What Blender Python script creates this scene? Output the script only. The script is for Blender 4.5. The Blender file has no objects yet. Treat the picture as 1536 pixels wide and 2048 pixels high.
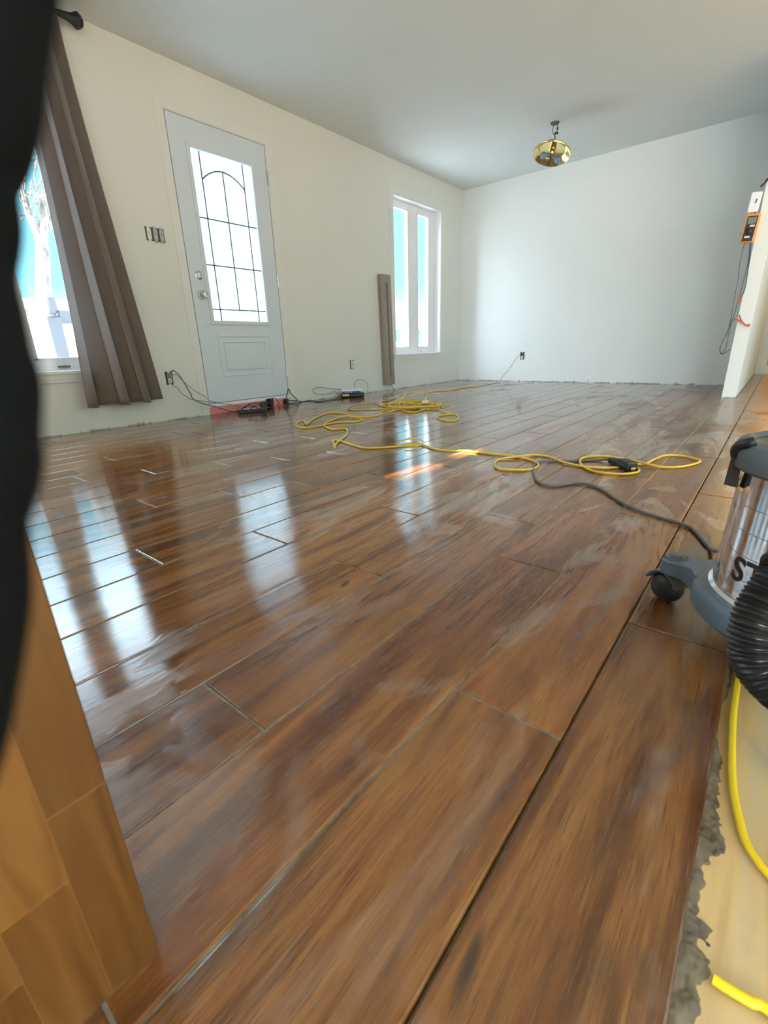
import bpy, bmesh, math, random
from mathutils import Vector, Matrix, noise as mnoise
random.seed(7)
PI = math.pi
S = bpy.context.scene
COL = S.collection

# ------------------------------------------------------------------ camera
F_PX = 919.65
RIGHT = Vector((0.7748, 0.6314, -0.0307)); UP = Vector((-0.1900, 0.2790, 0.9413)); FWD = Vector((-0.6030, 0.7235, -0.3361))
RIGHT = (RIGHT - FWD*RIGHT.dot(FWD)).normalized(); FWD.normalize(); UP = RIGHT.cross(FWD)
CAM = Vector((3.69807, 0.0, 0.494913))
cam = bpy.data.cameras.new('camera'); co = bpy.data.objects.new('camera', cam); COL.objects.link(co)
co.matrix_world = Matrix(((RIGHT.x, UP.x, -FWD.x, CAM.x), (RIGHT.y, UP.y, -FWD.y, CAM.y), (RIGHT.z, UP.z, -FWD.z, CAM.z), (0, 0, 0, 1)))
cam.sensor_fit = 'AUTO'; cam.sensor_width = 36; cam.lens = 36*F_PX/2048
cam.clip_start = 0.005; cam.clip_end = 300
cam.dof.use_dof = True; cam.dof.focus_distance = 2.2; cam.dof.aperture_fstop = cam.lens/1.8
S.camera = co

# ------------------------------------------------------------------ colour management, sky, sun
S.view_settings.view_transform = 'Standard'; S.view_settings.look = 'None'
S.view_settings.exposure = -0.24; S.view_settings.gamma = 1; S.view_settings.use_curve_mapping = False
S.cycles.max_bounces = 10; S.cycles.diffuse_bounces = 6; S.cycles.glossy_bounces = 5
S.cycles.transparent_max_bounces = 12; S.cycles.sample_clamp_indirect = 6.0
S.cycles.caustics_reflective = False; S.cycles.caustics_refractive = False
W = bpy.data.worlds.new('sky'); S.world = W; W.use_nodes = True
nt = W.node_tree; nt.nodes.clear()
wo = nt.nodes.new('ShaderNodeOutputWorld'); bg = nt.nodes.new('ShaderNodeBackground')
tc = nt.nodes.new('ShaderNodeTexCoord'); sp = nt.nodes.new('ShaderNodeSeparateXYZ'); rp = nt.nodes.new('ShaderNodeValToRGB')
mr = nt.nodes.new('ShaderNodeMapRange'); mr.inputs[1].default_value = -1; mr.inputs[2].default_value = 1
nt.links.new(tc.outputs['Generated'], sp.inputs[0]); nt.links.new(sp.outputs['Z'], mr.inputs[0]); nt.links.new(mr.outputs[0], rp.inputs[0])
nt.links.new(rp.outputs[0], bg.inputs['Color']); nt.links.new(bg.outputs[0], wo.inputs[0])
e = rp.color_ramp.elements
SKY = [(-1, (.30, .29, .26)), (-.04, (.36, .35, .32)), (.0, (.30, .31, .32)), (.05, (.16, .24, .27)), (.12, (.075, .20, .25)), (.32, (.070, .19, .26)), (.42, (1.05, 1.36, 1.60)), (1, (.80, 1.0, 1.2))]
for i, (z, c) in enumerate(SKY):
    el = e[i] if i < 2 else e.new((z+1)/2)
    el.position = (z+1)/2
for el, (z, c) in zip(sorted(e, key=lambda q: q.position), SKY): el.color = (*c, 1)
bg.inputs['Strength'].default_value = 10.0

# the sky is brighter towards the sun
SUND = Vector((0.07, 1.0, -math.tan(math.radians(20)))).normalized()
dt = nt.nodes.new('ShaderNodeVectorMath'); dt.operation = 'DOT_PRODUCT'; dt.inputs[1].default_value = tuple(-SUND)
nt.links.new(tc.outputs['Generated'], dt.inputs[0])
mx = nt.nodes.new('ShaderNodeMath'); mx.operation = 'MAXIMUM'; mx.inputs[1].default_value = 0; nt.links.new(dt.outputs['Value'], mx.inputs[0])
pw_ = nt.nodes.new('ShaderNodeMath'); pw_.operation = 'POWER'; pw_.inputs[1].default_value = 3.0; nt.links.new(mx.outputs[0], pw_.inputs[0])
bg2 = nt.nodes.new('ShaderNodeBackground'); bg2.inputs['Color'].default_value = (.92, 1.0, 1.08, 1)
ml = nt.nodes.new('ShaderNodeMath'); ml.operation = 'MULTIPLY'; ml.inputs[1].default_value = 26.0; nt.links.new(pw_.outputs[0], ml.inputs[0]); nt.links.new(ml.outputs[0], bg2.inputs['Strength'])
ad_ = nt.nodes.new('ShaderNodeAddShader'); nt.links.new(bg.outputs[0], ad_.inputs[0]); nt.links.new(bg2.outputs[0], ad_.inputs[1]); nt.links.new(ad_.outputs[0], wo.inputs[0])

sun = bpy.data.lights.new('sun', 'SUN'); so = bpy.data.objects.new('sun', sun); COL.objects.link(so)
SUND = Vector((0.07, 1.0, -math.tan(math.radians(20)))).normalized()
so.rotation_euler = SUND.to_track_quat('-Z', 'Y').to_euler(); so.location = (2, -8, 6)
sun.energy = 70.0; sun.color = (1.0, 0.90, 0.74); sun.angle = math.radians(0.5)

def portal(loc, w, h, direction):
    l = bpy.data.lights.new('window_daylight', 'AREA'); l.shape = 'RECTANGLE'; l.size = w; l.size_y = h
    l.cycles.is_portal = True
    o = bpy.data.objects.new('window_daylight', l); COL.objects.link(o); o.location = loc
    o.rotation_euler = Vector(direction).to_track_quat('-Z', 'Z' if abs(direction[2]) < .5 else 'Y').to_euler()
portal((-0.16, 0.45, 1.27), 2.2, 1.75, (1, 0, 0))
portal((-0.16, 5.27, 1.27), 1.05, 1.75, (1, 0, 0))
portal((-0.16, 2.59, 1.35), 0.62, 1.25, (1, 0, 0))
portal((7.12, 1.0, 1.2), 6.1, 2.1, (-1, 0, 0))  # portal of the added right-hand window
portal((5.7, -3.1, 1.2), 2.3, 1.9, (0, 1, 0))  # portal of the added rear opening

# ------------------------------------------------------------------ geometry of the view, used to place traced cords on their surfaces
def ray(px, py): return (RIGHT*((px-768)/F_PX) - UP*((py-1024)/F_PX) + FWD)
def onz(px, py, z=0.0): d = ray(px, py); return CAM + d*((z-CAM.z)/d.z)
def onx(px, py, x=0.0): d = ray(px, py); return CAM + d*((x-CAM.x)/d.x)
def ony(px, py, y=6.324): d = ray(px, py); return CAM + d*((y-CAM.y)/d.y)

# ------------------------------------------------------------------ materials
def mat(name, col=(.8, .8, .8), rough=.5, metal=0.0, **kw):
    m = bpy.data.materials.new(name); m.use_nodes = True
    b = m.node_tree.nodes['Principled BSDF']
    b.inputs['Base Color'].default_value = (*col, 1); b.inputs['Roughness'].default_value = rough; b.inputs['Metallic'].default_value = metal
    for k, val in kw.items(): b.inputs[k].default_value = val
    return m
class N:
    def __init__(s, m): s.t = m.node_tree; s.b = s.t.nodes.get('Principled BSDF')
    def n(s, typ, **kw):
        o = s.t.nodes.new(typ)
        for k, val in kw.items(): setattr(o, k, val)
        return o
    def l(s, a, b): s.t.links.new(a, b)
    def coords(s, scale=(1, 1, 1), vec=None):
        mp = s.n('ShaderNodeMapping'); mp.inputs['Scale'].default_value = scale
        if vec is None: vec = s.n('ShaderNodeTexCoord').outputs['Object']
        s.l(vec, mp.inputs[0]); return mp.outputs[0]
    def noise(s, vec, scale=5, detail=4, rough=.5, dist=0):
        o = s.n('ShaderNodeTexNoise'); o.inputs['Scale'].default_value = scale; o.inputs['Detail'].default_value = detail
        o.inputs['Roughness'].default_value = rough; o.inputs['Distortion'].default_value = dist
        s.l(vec, o.inputs['Vector']); return o.outputs['Fac']
    def ramp(s, fac, stops):
        o = s.n('ShaderNodeValToRGB'); e = o.color_ramp.elements
        while len(e) > 1: e.remove(e[-1])
        for i, (p, c) in enumerate(stops):
            el = e[0] if i == 0 else e.new(p)
            el.position = p; el.color = (*c, 1) if len(c) == 3 else c
        s.l(fac, o.inputs[0]); return o.outputs[0]
    def rampv(s, fac, a, b, v0, v1):
        o = s.n('ShaderNodeMapRange'); s.l(fac, o.inputs[0]); o.inputs[1].default_value = a; o.inputs[2].default_value = b
        o.inputs[3].default_value = v0; o.inputs[4].default_value = v1; return o.outputs[0]
    def math(s, op, a, b=None, c=None):
        o = s.n('ShaderNodeMath', operation=op)
        for i, q in enumerate((a, b, c)):
            if q is None: continue
            if isinstance(q, (int, float)): o.inputs[i].default_value = q
            else: s.l(q, o.inputs[i])
        return o.outputs[0]
    def mix(s, fac, a, b, blend='MIX'):
        o = s.n('ShaderNodeMix', data_type='RGBA', blend_type=blend)
        for i, q in ((0, fac), (6, a), (7, b)):
            if isinstance(q, (int, float)): o.inputs[i].default_value = q
            elif isinstance(q, tuple): o.inputs[i].default_value = (*q, 1)
            else: s.l(q, o.inputs[i])
        return o.outputs[2]
    def bump(s, h, strength=.3, dist=.002):
        o = s.n('ShaderNodeBump'); o.inputs['Strength'].default_value = strength; o.inputs['Distance'].default_value = dist
        s.l(h, o.inputs['Height']); s.l(o.outputs[0], s.b.inputs['Normal']); return o

def plaster(name, col, dirt=False):
    m = mat(name, col, .75); q = N(m); v = q.coords()
    h = q.noise(v, 60, 3); q.bump(h, .12, .002)
    n2 = q.noise(v, 1.6, 2)
    c = q.mix(q.rampv(n2, .35, .7, 0, .5), col, tuple(x*.95 for x in col))
    if dirt:
        sx = q.n('ShaderNodeSeparateXYZ'); q.l(q.n('ShaderNodeTexCoord').outputs['Object'], sx.inputs[0])
        low = q.rampv(sx.outputs['Z'], .0, .13, 1, 0)
        sm = q.noise(q.coords((1, 1, 1)), 26, 3, .6)
        k = q.math('GREATER_THAN', q.math('MULTIPLY', sm, low), .56)
        line = q.math('MULTIPLY', q.rampv(sx.outputs['Z'], .004, .012, 1, 0), q.rampv(q.noise(q.coords((1, 1, .3)), 5, 3), .45, .60, 0, 1))
        k = q.math('MAXIMUM', k, line)
        c = q.mix(q.math('MULTIPLY', k, .7), c, (.16, .15, .13))
    q.l(c, q.b.inputs['Base Color']); return m
M = {}
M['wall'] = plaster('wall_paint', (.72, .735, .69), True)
M['wall_bright'] = plaster('far_wall_brightened', (.84, .87, .87), True)  # wall tone lightened and cooled, standing in for daylight it lacks
M['ceiling'] = plaster('ceiling_paint', (.74, .78, .785))
M['white'] = mat('white_vinyl', (.86, .87, .89), .35)
M['doorwhite'] = mat('painted_steel_door', (.64, .71, .77), .4)
M['trimw'] = mat('trim_paint', (.725, .74, .70), .6)
M['chrome'] = mat('brushed_nickel', (.62, .63, .65), .25, 1.0)
M['black'] = mat('black_plastic', (.012, .012, .013), .45)
M['blackc'] = mat('black_shape', (.004, .005, .006), .95, 0, **{'Specular IOR Level': .1})
M['dkmetal'] = mat('black_iron', (.02, .02, .022), .5, .3)
M['grey'] = mat('grey_plastic', (.10, .14, .19), .42)
M['dgrey'] = mat('dark_grey_plastic', (.085, .10, .108), .45)
M['yellow'] = mat('yellow_cord', (.62, .40, .03), .45)
M['yellow2'] = mat('bright_yellow_cord', (.86, .62, .01), .4)
M['wire'] = mat('grey_wire', (.17, .16, .14), .5)
M['dwire'] = mat('dark_wire', (.03, .035, .04), .45)
M['pink'] = mat('pink_foam', (.80, .28, .26), .8)
M['lead'] = mat('leading', (.12, .15, .16), .4, .6)
M['orange'] = mat('orange_rubber', (.85, .28, .02), .55)
M['red'] = mat('red_plastic', (.75, .06, .03), .5)
M['cream'] = mat('ivory_plastic', (.75, .72, .62), .4)
M['boxm'] = mat('galvanised_box', (.10, .10, .08), .5, .6)
M['heater'] = mat('heater_enamel', (.29, .25, .205), .45, .2)
M['brass'] = mat('polished_brass', (.84, .70, .33), .12, 1.0)
M['bulb'] = mat('unlit_bulb', (.18, .27, .36), .2)
M['led'] = mat('blue_led', (.05, .1, .9), .3, 0, **{'Emission Color': (.1, .25, 1, 1), 'Emission Strength': 3.0})
M['sticker'] = mat('orange_sticker', (.8, .38, .12), .6)
M['lcd'] = mat('lcd', (.16, .20, .18), .3)
M['text'] = mat('printed_black', (.01, .01, .012), .4)
M['roof'] = mat('house_roof', (.20, .19, .19), .8)
M['rubber'] = mat('wheel_rubber', (.012, .012, .012), .5)
# stainless
m = mat('stainless_steel', (.86, .86, .88), .1, 1.0); q = N(m); v = q.coords((1, 1, 1))
q.l(q.rampv(q.noise(q.coords((2, 2, 60)), 6, 3), .3, .7, .05, .12), q.b.inputs['Roughness'])
q.bump(q.noise(q.coords((5, 5, 1.5)), 5, 2), .12, .004); M['steel'] = m
# snow, houses, bark
m = mat('snow', (.82, .86, .92), .7); q = N(m); q.bump(q.noise(q.coords(), 1.2, 4), .5, .1); M['snow'] = m
m = mat('brown_brick', (.34, .20, .13), .85); q = N(m)
br = q.n('ShaderNodeTexBrick'); br.inputs['Scale'].default_value = 4; br.inputs['Color1'].default_value = (.40, .22, .14, 1); br.inputs['Color2'].default_value = (.30, .17, .11, 1); br.inputs['Mortar'].default_value = (.5, .45, .4, 1)
q.l(q.coords((1, 1, 1)), br.inputs[0]); q.l(br.outputs[0], q.b.inputs['Base Color']); M['brick'] = m
M['siding'] = mat('tan_siding', (.26, .19, .13), .8)
m = mat('bark', (.42, .36, .30), .9); q = N(m)
q.l(q.ramp(q.noise(q.coords((3, 3, 1)), 3, 5), [(.35, (.06, .05, .04)), (.65, (.22, .19, .15))]), q.b.inputs['Base Color']); M['bark'] = m
M['porch'] = mat('porch_shaded', (.055, .058, .072), .6)  # dark tone carries the shade of a porch roof that is not modelled
# curtain : woven, lets some light through
m = mat('brown_satin', (.155, .115, .088), .36); q = N(m)
wv = q.noise(q.coords((1, 250, 250)), 4, 2); sx = q.n('ShaderNodeSeparateXYZ'); q.l(q.n('ShaderNodeTexCoord').outputs['Object'], sx.inputs[0])
band = q.math('MULTIPLY', q.math('GREATER_THAN', q.math('FRACT', q.math('MULTIPLY', sx.outputs['Z'], 14)), .88),
              q.math('MULTIPLY', q.math('GREATER_THAN', sx.outputs['Z'], 1.86), q.math('LESS_THAN', sx.outputs['Z'], 2.2)))
c = q.mix(q.rampv(wv, .3, .7, 0, 1), (.23, .175, .135), (.33, .255, .20)); c = q.mix(q.math('MULTIPLY', band, .5), c, (.34, .28, .22))
q.l(c, q.b.inputs['Base Color']); q.b.inputs['Sheen Weight'].default_value = .3
tr = q.n('ShaderNodeBsdfTranslucent'); tr.inputs[0].default_value = (.46, .45, .45, 1); ms = q.n('ShaderNodeMixShader'); ms.inputs[0].default_value = .45
out = m.node_tree.nodes['Material Output']; q.l(q.b.outputs[0], ms.inputs[1]); q.l(tr.outputs[0], ms.inputs[2]); q.l(ms.outputs[0], out.inputs[0]); M['curtain'] = m
# clear window glass: thin pane
m = bpy.data.materials.new('window_glass'); m.use_nodes = True; t = m.node_tree; t.nodes.clear(); q = N(m)
o_ = q.n('ShaderNodeOutputMaterial'); a = q.n('ShaderNodeBsdfTransparent'); a.inputs[0].default_value = (.95, .98, .98, 1); g = q.n('ShaderNodeBsdfGlossy'); g.inputs['Roughness'].default_value = .02
lw = q.n('ShaderNodeLayerWeight'); lw.inputs[0].default_value = .5; fr = q.math('MULTIPLY_ADD', q.math('POWER', lw.outputs['Facing'], 5.0), .96, .04); ms = q.n('ShaderNodeMixShader'); q.l(fr, ms.inputs[0]); q.l(a.outputs[0], ms.inputs[1]); q.l(g.outputs[0], ms.inputs[2]); q.l(ms.outputs[0], o_.inputs[0]); M['glass'] = m
# frosted door glass
m = bpy.data.materials.new('frosted_glass'); m.use_nodes = True; t = m.node_tree; t.nodes.clear(); q = N(m)
o_ = q.n('ShaderNodeOutputMaterial'); a = q.n('ShaderNodeBsdfTranslucent'); a.inputs[0].default_value = (.50, .56, .58, 1); g = q.n('ShaderNodeBsdfTransparent'); g.inputs[0].default_value = (.6, .66, .68, 1)
ms = q.n('ShaderNodeMixShader'); ms.inputs[0].default_value = .28; q.l(a.outputs[0], ms.inputs[1]); q.l(g.outputs[0], ms.inputs[2]); q.l(ms.outputs[0], o_.inputs[0]); M['frost'] = m

# wood-look porcelain planks
m = mat('wood_look_tile', (.2, .1, .05), .2); q = N(m)
at = q.n('ShaderNodeVertexColor', layer_name='plank'); sc = q.n('ShaderNodeSeparateColor'); q.l(at.outputs['Color'], sc.inputs[0])
oc = q.n('ShaderNodeTexCoord').outputs['Object']
off = q.n('ShaderNodeCombineXYZ'); q.l(q.math('MULTIPLY', sc.outputs[0], 37.0), off.inputs[0]); q.l(q.math('MULTIPLY', sc.outputs[1], 53.0), off.inputs[1])
ad = q.n('ShaderNodeVectorMath', operation='ADD'); q.l(oc, ad.inputs[0]); q.l(off.outputs[0], ad.inputs[1]); pv = ad.outputs[0]
big = q.noise(q.coords((8.0, .75, 1), pv), 1.25, 5, .55, 1.6)
cath = q.math('SINE', q.math('MULTIPLY', q.noise(q.coords((8, .9, 1), pv), 1.0, 2, .5, .5), 75.0))
cath = q.rampv(cath, .2, 1.0, 0, 1)
cmask = q.rampv(q.noise(q.coords((4, 1.0, 1), pv), 1.5, 2), .48, .62, 0, 1)
fine = q.noise(q.coords((215, 6.5, 1), pv), 2.4, 5, .70, .06)
med = q.noise(q.coords((55, 3.2, 1), pv), 1.6, 4, .6, .5)
knot = q.noise(q.coords((9, 2.6, 1), pv), 1.3, 2, .5, .8)
c = q.ramp(big, [(.33, (.075, .024, .008)), (.43, (.150, .054, .016)), (.51, (.225, .088, .027)), (.60, (.300, .135, .046)), (.69, (.19, .072, .023))])
c = q.mix(q.math('MULTIPLY', q.math('MULTIPLY', cath, cmask), .55), c, (.055, .022, .010))
c = q.mix(q.math('MULTIPLY', q.rampv(med, .52, .70, 0, 1), .30), c, (.075, .026, .009))
c = q.mix(q.math('MULTIPLY', q.rampv(med, .44, .3, 0, 1), .16), c, (.42, .25, .12))
c = q.mix(q.math('MULTIPLY', q.rampv(fine, .535, .60, 0, 1), .55), c, (.050, .017, .006))
c = q.mix(q.math('MULTIPLY', q.rampv(fine, .44, .37, 0, 1), .34), c, (.42, .23, .095))
c = q.mix(q.math('MULTIPLY', q.rampv(knot, .68, .74, 0, 1), .8), c, (.022, .013, .009))
greys = q.math('MULTIPLY', q.rampv(q.noise(q.coords((11, .8, 1), pv), 1.2, 2), .60, .70, 0, 1), .30)
c = q.mix(greys, c, (.23, .19, .165))
hs = q.n('ShaderNodeHueSaturation'); hs.inputs['Saturation'].default_value = 1.06; q.l(q.rampv(sc.outputs[2], 0, 1, .68, 1.0), hs.inputs['Value']); q.l(c, hs.inputs['Color']); c = hs.outputs[0]
q.l(c, q.b.inputs['Base Color'])
# film of water: smooth where wet, duller where it has dried
sx = q.n('ShaderNodeSeparateXYZ'); q.l(oc, sx.inputs[0])
wn = q.noise(q.coords((2.2, .9, 1)), 1.6, 5, .6, 1.2)
dryx = q.rampv(sx.outputs['X'], 2.75, 3.30, -.12, .20)
dryy = q.rampv(sx.outputs['Y'], 2.6, 4.5, 0, .10)
wet = q.math('SUBTRACT', wn, q.math('ADD', dryx, dryy))
wetm = q.rampv(wet, .40, .45, 0, 1)
ro = q.rampv(wetm, 0, 1, .235, .06); ro2 = q.math('ADD', ro, q.math('MULTIPLY', q.rampv(fine, .4, .65, 0, 1), .05))
haze = q.math('MULTIPLY', q.rampv(q.math('ADD', q.noise(q.coords((3.2, 1.1, 1)), 1.5, 5, .6, 1.0), q.rampv(sx.outputs['Y'], 1.0, 4.5, -.10, .07)), .47, .53, 0, .34), q.rampv(sx.outputs['Y'], .4, 1.6, .35, 1))
q.l(q.mix(haze, c, (.40, .375, .34)), q.b.inputs['Base Color'])
q.l(ro2, q.b.inputs['Roughness'])
q.b.inputs['IOR'].default_value = 1.62
hh = q.math('ADD', q.math('MULTIPLY', fine, .5), q.math('MULTIPLY', med, .5))
hb = q.math('ADD', q.math('MULTIPLY', hh, q.rampv(wetm, 0, 1, 1.0, .35)), q.math('MULTIPLY', q.noise(q.coords((5, 2.5, 1)), 2.2, 2), 1.0))
q.bump(hb, .42, .0013); M['plank'] = m
m = mat('grout', (.16, .145, .115), .7); q = N(m); q.l(q.ramp(q.noise(q.coords(), 60, 4), [(.3, (.10, .09, .065)), (.7, (.23, .21, .16))]), q.b.inputs['Base Color']); M['grout'] = m
m = mat('plywood', (.62, .47, .28), .75); q = N(m)
c = q.ramp(q.noise(q.coords((14, 1.6, 1)), 1.5, 5, .6, .6), [(.3, (.42, .27, .10)), (.5, (.56, .40, .18)), (.72, (.52, .42, .25))])
st = q.noise(q.coords((3, 2, 1)), 2.2, 4, .6, 1.0); c = q.mix(q.math('MULTIPLY', q.rampv(st, .52, .66, 0, 1), .5), c, (.34, .29, .2))
q.l(c, q.b.inputs['Base Color']); q.bump(q.noise(q.coords((60, 4, 1)), 2, 3), .2, .001); M['ply'] = m
m = mat('thinset', (.115, .10, .075), .8); q = N(m); q.l(q.ramp(q.noise(q.coords(), 35, 4), [(.3, (.060, .044, .025)), (.7, (.155, .120, .072))]), q.b.inputs['Base Color']); q.bump(q.noise(q.coords(), 70, 4), .4, .003); M['mortar'] = m
# finger-jointed pine, varnished : strips run upwards
m = mat('varnished_pine', (.6, .3, .1), .3, 0, **{'Coat Weight': .4, 'Coat Roughness': .12}); q = N(m)
oc = q.n('ShaderNodeTexCoord').outputs['Object']; sx = q.n('ShaderNodeSeparateXYZ'); q.l(oc, sx.inputs[0])
yy = q.math('MULTIPLY', q.math('ADD', sx.outputs['Y'], -.022), 1/.041); row = q.math('FLOOR', yy)
wn = q.n('ShaderNodeTexWhiteNoise', noise_dimensions='1D'); q.l(row, wn.inputs['W'])
zz = q.math('ADD', q.math('MULTIPLY', sx.outputs['Z'], 1/.26), q.math('MULTIPLY', wn.outputs['Value'], 9.0)); zr = q.math('FLOOR', zz)
w2 = q.n('ShaderNodeTexWhiteNoise', noise_dimensions='2D'); cb = q.n('ShaderNodeCombineXYZ'); q.l(row, cb.inputs[0]); q.l(zr, cb.inputs[1]); q.l(cb.outputs[0], w2.inputs['Vector'])
of = q.n('ShaderNodeCombineXYZ'); q.l(q.math('MULTIPLY', w2.outputs['Value'], 20.0), of.inputs[1]); ad = q.n('ShaderNodeVectorMath', operation='ADD'); q.l(oc, ad.inputs[0]); q.l(of.outputs[0], ad.inputs[1])
gr = q.noise(q.coords((30, 30, 2.0), ad.outputs[0]), 1.5, 4, .5, .8)
c = q.ramp(gr, [(.3, (.095, .034, .005)), (.5, (.135, .052, .009)), (.7, (.185, .078, .015))])
hs = q.n('ShaderNodeHueSaturation'); q.l(q.rampv(w2.outputs['Value'], 0, 1, .84, 1.14), hs.inputs['Value']); q.l(c, hs.inputs['Color']); c = hs.outputs[0]
joint = q.math('MAXIMUM', q.math('LESS_THAN', q.math('FRACT', yy), .02), q.math('LESS_THAN', q.math('FRACT', zz), .006))
c = q.mix(q.math('MULTIPLY', joint, .45), c, (.25, .11, .03)); q.l(c, q.b.inputs['Base Color']); M['pine'] = m

# ------------------------------------------------------------------ mesh helpers
def obj(name, bm, material, parent=None, smooth=False, bevel=0.0):
    me = bpy.data.meshes.new(name); bmesh.ops.recalc_face_normals(bm, faces=bm.faces[:]); bm.to_mesh(me); bm.free()
    mats = material if isinstance(material, list) else [material]
    for mm in mats: me.materials.append(mm)
    if smooth:
        for p in me.polygons: p.use_smooth = True
        me.set_sharp_from_angle(angle=math.radians(38))
    o = bpy.data.objects.new(name, me); COL.objects.link(o)
    if parent: o.parent = parent; o.matrix_parent_inverse = Matrix.Translation(-parent.location) if parent.type == 'EMPTY' else Matrix.Identity(4)
    if bevel:
        b = o.modifiers.new('bevel', 'BEVEL'); b.width = bevel; b.segments = 2; b.limit_method = 'ANGLE'
    return o
def tag(o, label, cat, group=None):
    o['label'] = label; o['category'] = cat
    if group: o['group'] = group
    return o
def thing(name, label, cat, loc=(0, 0, 0), group=None):
    o = bpy.data.objects.new(name, None); COL.objects.link(o); o.location = loc; o.empty_display_size = .05
    return tag(o, label, cat, group)
def struct(o): o['kind'] = 'structure'; return o
def B(bm, x0, x1, y0, y1, z0, z1, mi=0):
    vs = [bm.verts.new((x, y, z)) for z in (z0, z1) for y in (y0, y1) for x in (x0, x1)]
    for f in ((0, 1, 3, 2), (4, 5, 7, 6), (0, 1, 5, 4), (2, 3, 7, 6), (0, 2, 6, 4), (1, 3, 7, 5)):
        fc = bm.faces.new([vs[i] for i in f]); fc.material_index = mi
    return vs
def OB(bm, c, s, rot=None):
    c = Vector(c); R = rot or Matrix.Identity(3); vs = []
    for z in (-1, 1):
        for y in (-1, 1):
            for x in (-1, 1): vs.append(bm.verts.new(c + R @ Vector((x*s[0]/2, y*s[1]/2, z*s[2]/2))))
    for f in ((0, 1, 3, 2), (4, 5, 7, 6), (0, 1, 5, 4), (2, 3, 7, 6), (0, 2, 6, 4), (1, 3, 7, 5)): bm.faces.new([vs[i] for i in f])
def box(name, b, material, parent=None, bevel=0.0):
    bm = bmesh.new(); B(bm, *b); return obj(name, bm, material, parent, bevel=bevel)
def spline(pts, step=8):
    P = [Vector(p) for p in pts]; P = [2*P[0]-P[1]] + P + [2*P[-1]-P[-2]]; o = []
    for i in range(1, len(P)-2):
        a, b, c, d = P[i-1:i+3]
        for k in range(step):
            t = k/step; o.append(.5*((2*b) + (c-a)*t + (2*a-5*b+4*c-d)*t*t + (3*b-a-3*c+d)*t**3))
    o.append(P[-2]); return o
def tube(bm, pts, r, seg=8, step=8, smooth=True, ridges=None, caps=True):
    P = spline(pts, step) if smooth else [Vector(p) for p in pts]
    Q = [P[0]]
    for p in P[1:]:
        if (p-Q[-1]).length > 1e-5: Q.append(p)
    P = Q; rings = []; up = None
    for i, p in enumerate(P):
        t = (P[min(i+1, len(P)-1)] - P[max(i-1, 0)]).normalized()
        if up is None:
            up = Vector((0, 0, 1)) if abs(t.z) < .9 else Vector((1, 0, 0))
        up = (up - t*up.dot(t)); up = up.normalized() if up.length > 1e-6 else t.orthogonal().normalized()
        s = t.cross(up); rr = r(i/(len(P)-1)) if callable(r) else r
        if ridges: rr *= ridges(i)
        rings.append([bm.verts.new(p + (up*math.cos(a) + s*math.sin(a))*rr) for a in [2*PI*k/seg for k in range(seg)]])
    for a, b in zip(rings, rings[1:]):
        for k in range(seg): bm.faces.new((a[k], a[(k+1) % seg], b[(k+1) % seg], b[k]))
    if caps: bm.faces.new(rings[0]); bm.faces.new(rings[-1][::-1])
def lathe(bm, prof, c=(0, 0, 0), seg=48, axis='Z', rot=None):
    c = Vector(c); rings = []
    def pt(r, h, a):
        v = Vector((r*math.cos(a), r*math.sin(a), h))
        if axis == 'X': v = Vector((h, r*math.cos(a), r*math.sin(a)))
        if axis == 'Y': v = Vector((r*math.cos(a), h, r*math.sin(a)))
        if rot: v = rot @ v
        return c + v
    for r, h in prof: rings.append([bm.verts.new(pt(max(r, 1e-5), h, 2*PI*k/seg)) for k in range(seg)])
    for a, b in zip(rings, rings[1:]):
        for k in range(seg): bm.faces.new((a[k], a[(k+1) % seg], b[(k+1) % seg], b[k]))
    return rings
def lo(name, prof, c, material, parent=None, seg=48, axis='Z', rot=None, smooth=True):
    bm = bmesh.new(); lathe(bm, prof, c, seg, axis, rot); return obj(name, bm, material, parent, smooth)
def to(name, pts, r, material, parent=None, seg=8, step=8, **k):
    bm = bmesh.new(); tube(bm, pts, r, seg, step, **k); return obj(name, bm, material, parent, True)

# ------------------------------------------------------------------ the room
H = 2.44; D = 6.324; XR = 7.0; YB = -3.0
def wall_with_holes(name, axis, p0, p1, a0, a1, z0, z1, holes, material):
    """wall slab between p0..p1 across its thickness, spanning a0..a1; holes = (a,b,z,z)"""
    bm = bmesh.new(); A = sorted({a0, a1, *[h[0] for h in holes], *[h[1] for h in holes]}); Z = sorted({z0, z1, *[h[2] for h in holes], *[h[3] for h in holes]})
    for i in range(len(A)-1):
        for j in range(len(Z)-1):
            ma, mz = (A[i]+A[i+1])/2, (Z[j]+Z[j+1])/2
            if any(h[0] < ma < h[1] and h[2] < mz < h[3] for h in holes): continue
            if axis == 'x': B(bm, p0, p1, A[i], A[i+1], Z[j], Z[j+1])
            else: B(bm, A[i], A[i+1], p0, p1, Z[j], Z[j+1])
    bmesh.ops.remove_doubles(bm, verts=bm.verts[:], dist=1e-5)
    seen = {}
    for f in bm.faces[:]:
        k = tuple(sorted(v.index for v in f.verts))
    bm.verts.index_update()
    for f in bm.faces[:]: seen.setdefault(tuple(sorted(v.index for v in f.verts)), []).append(f)
    dead = [f for fs in seen.values() if len(fs) > 1 for f in fs]
    bmesh.ops.delete(bm, geom=dead, context='FACES')
    return struct(obj(name, bm, material))
WIN1 = (-.70, 1.50, .412, 2.114); WIN3 = (4.77, 5.77, .412, 2.114); DOOR = (2.15, 3.025, 0, 2.13)
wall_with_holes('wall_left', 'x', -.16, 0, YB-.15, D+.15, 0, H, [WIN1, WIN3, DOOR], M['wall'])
wall_with_holes('wall_far', 'y', D, D+.12, 0, 3.371, 0, H, [], M['wall_bright'])
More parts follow.
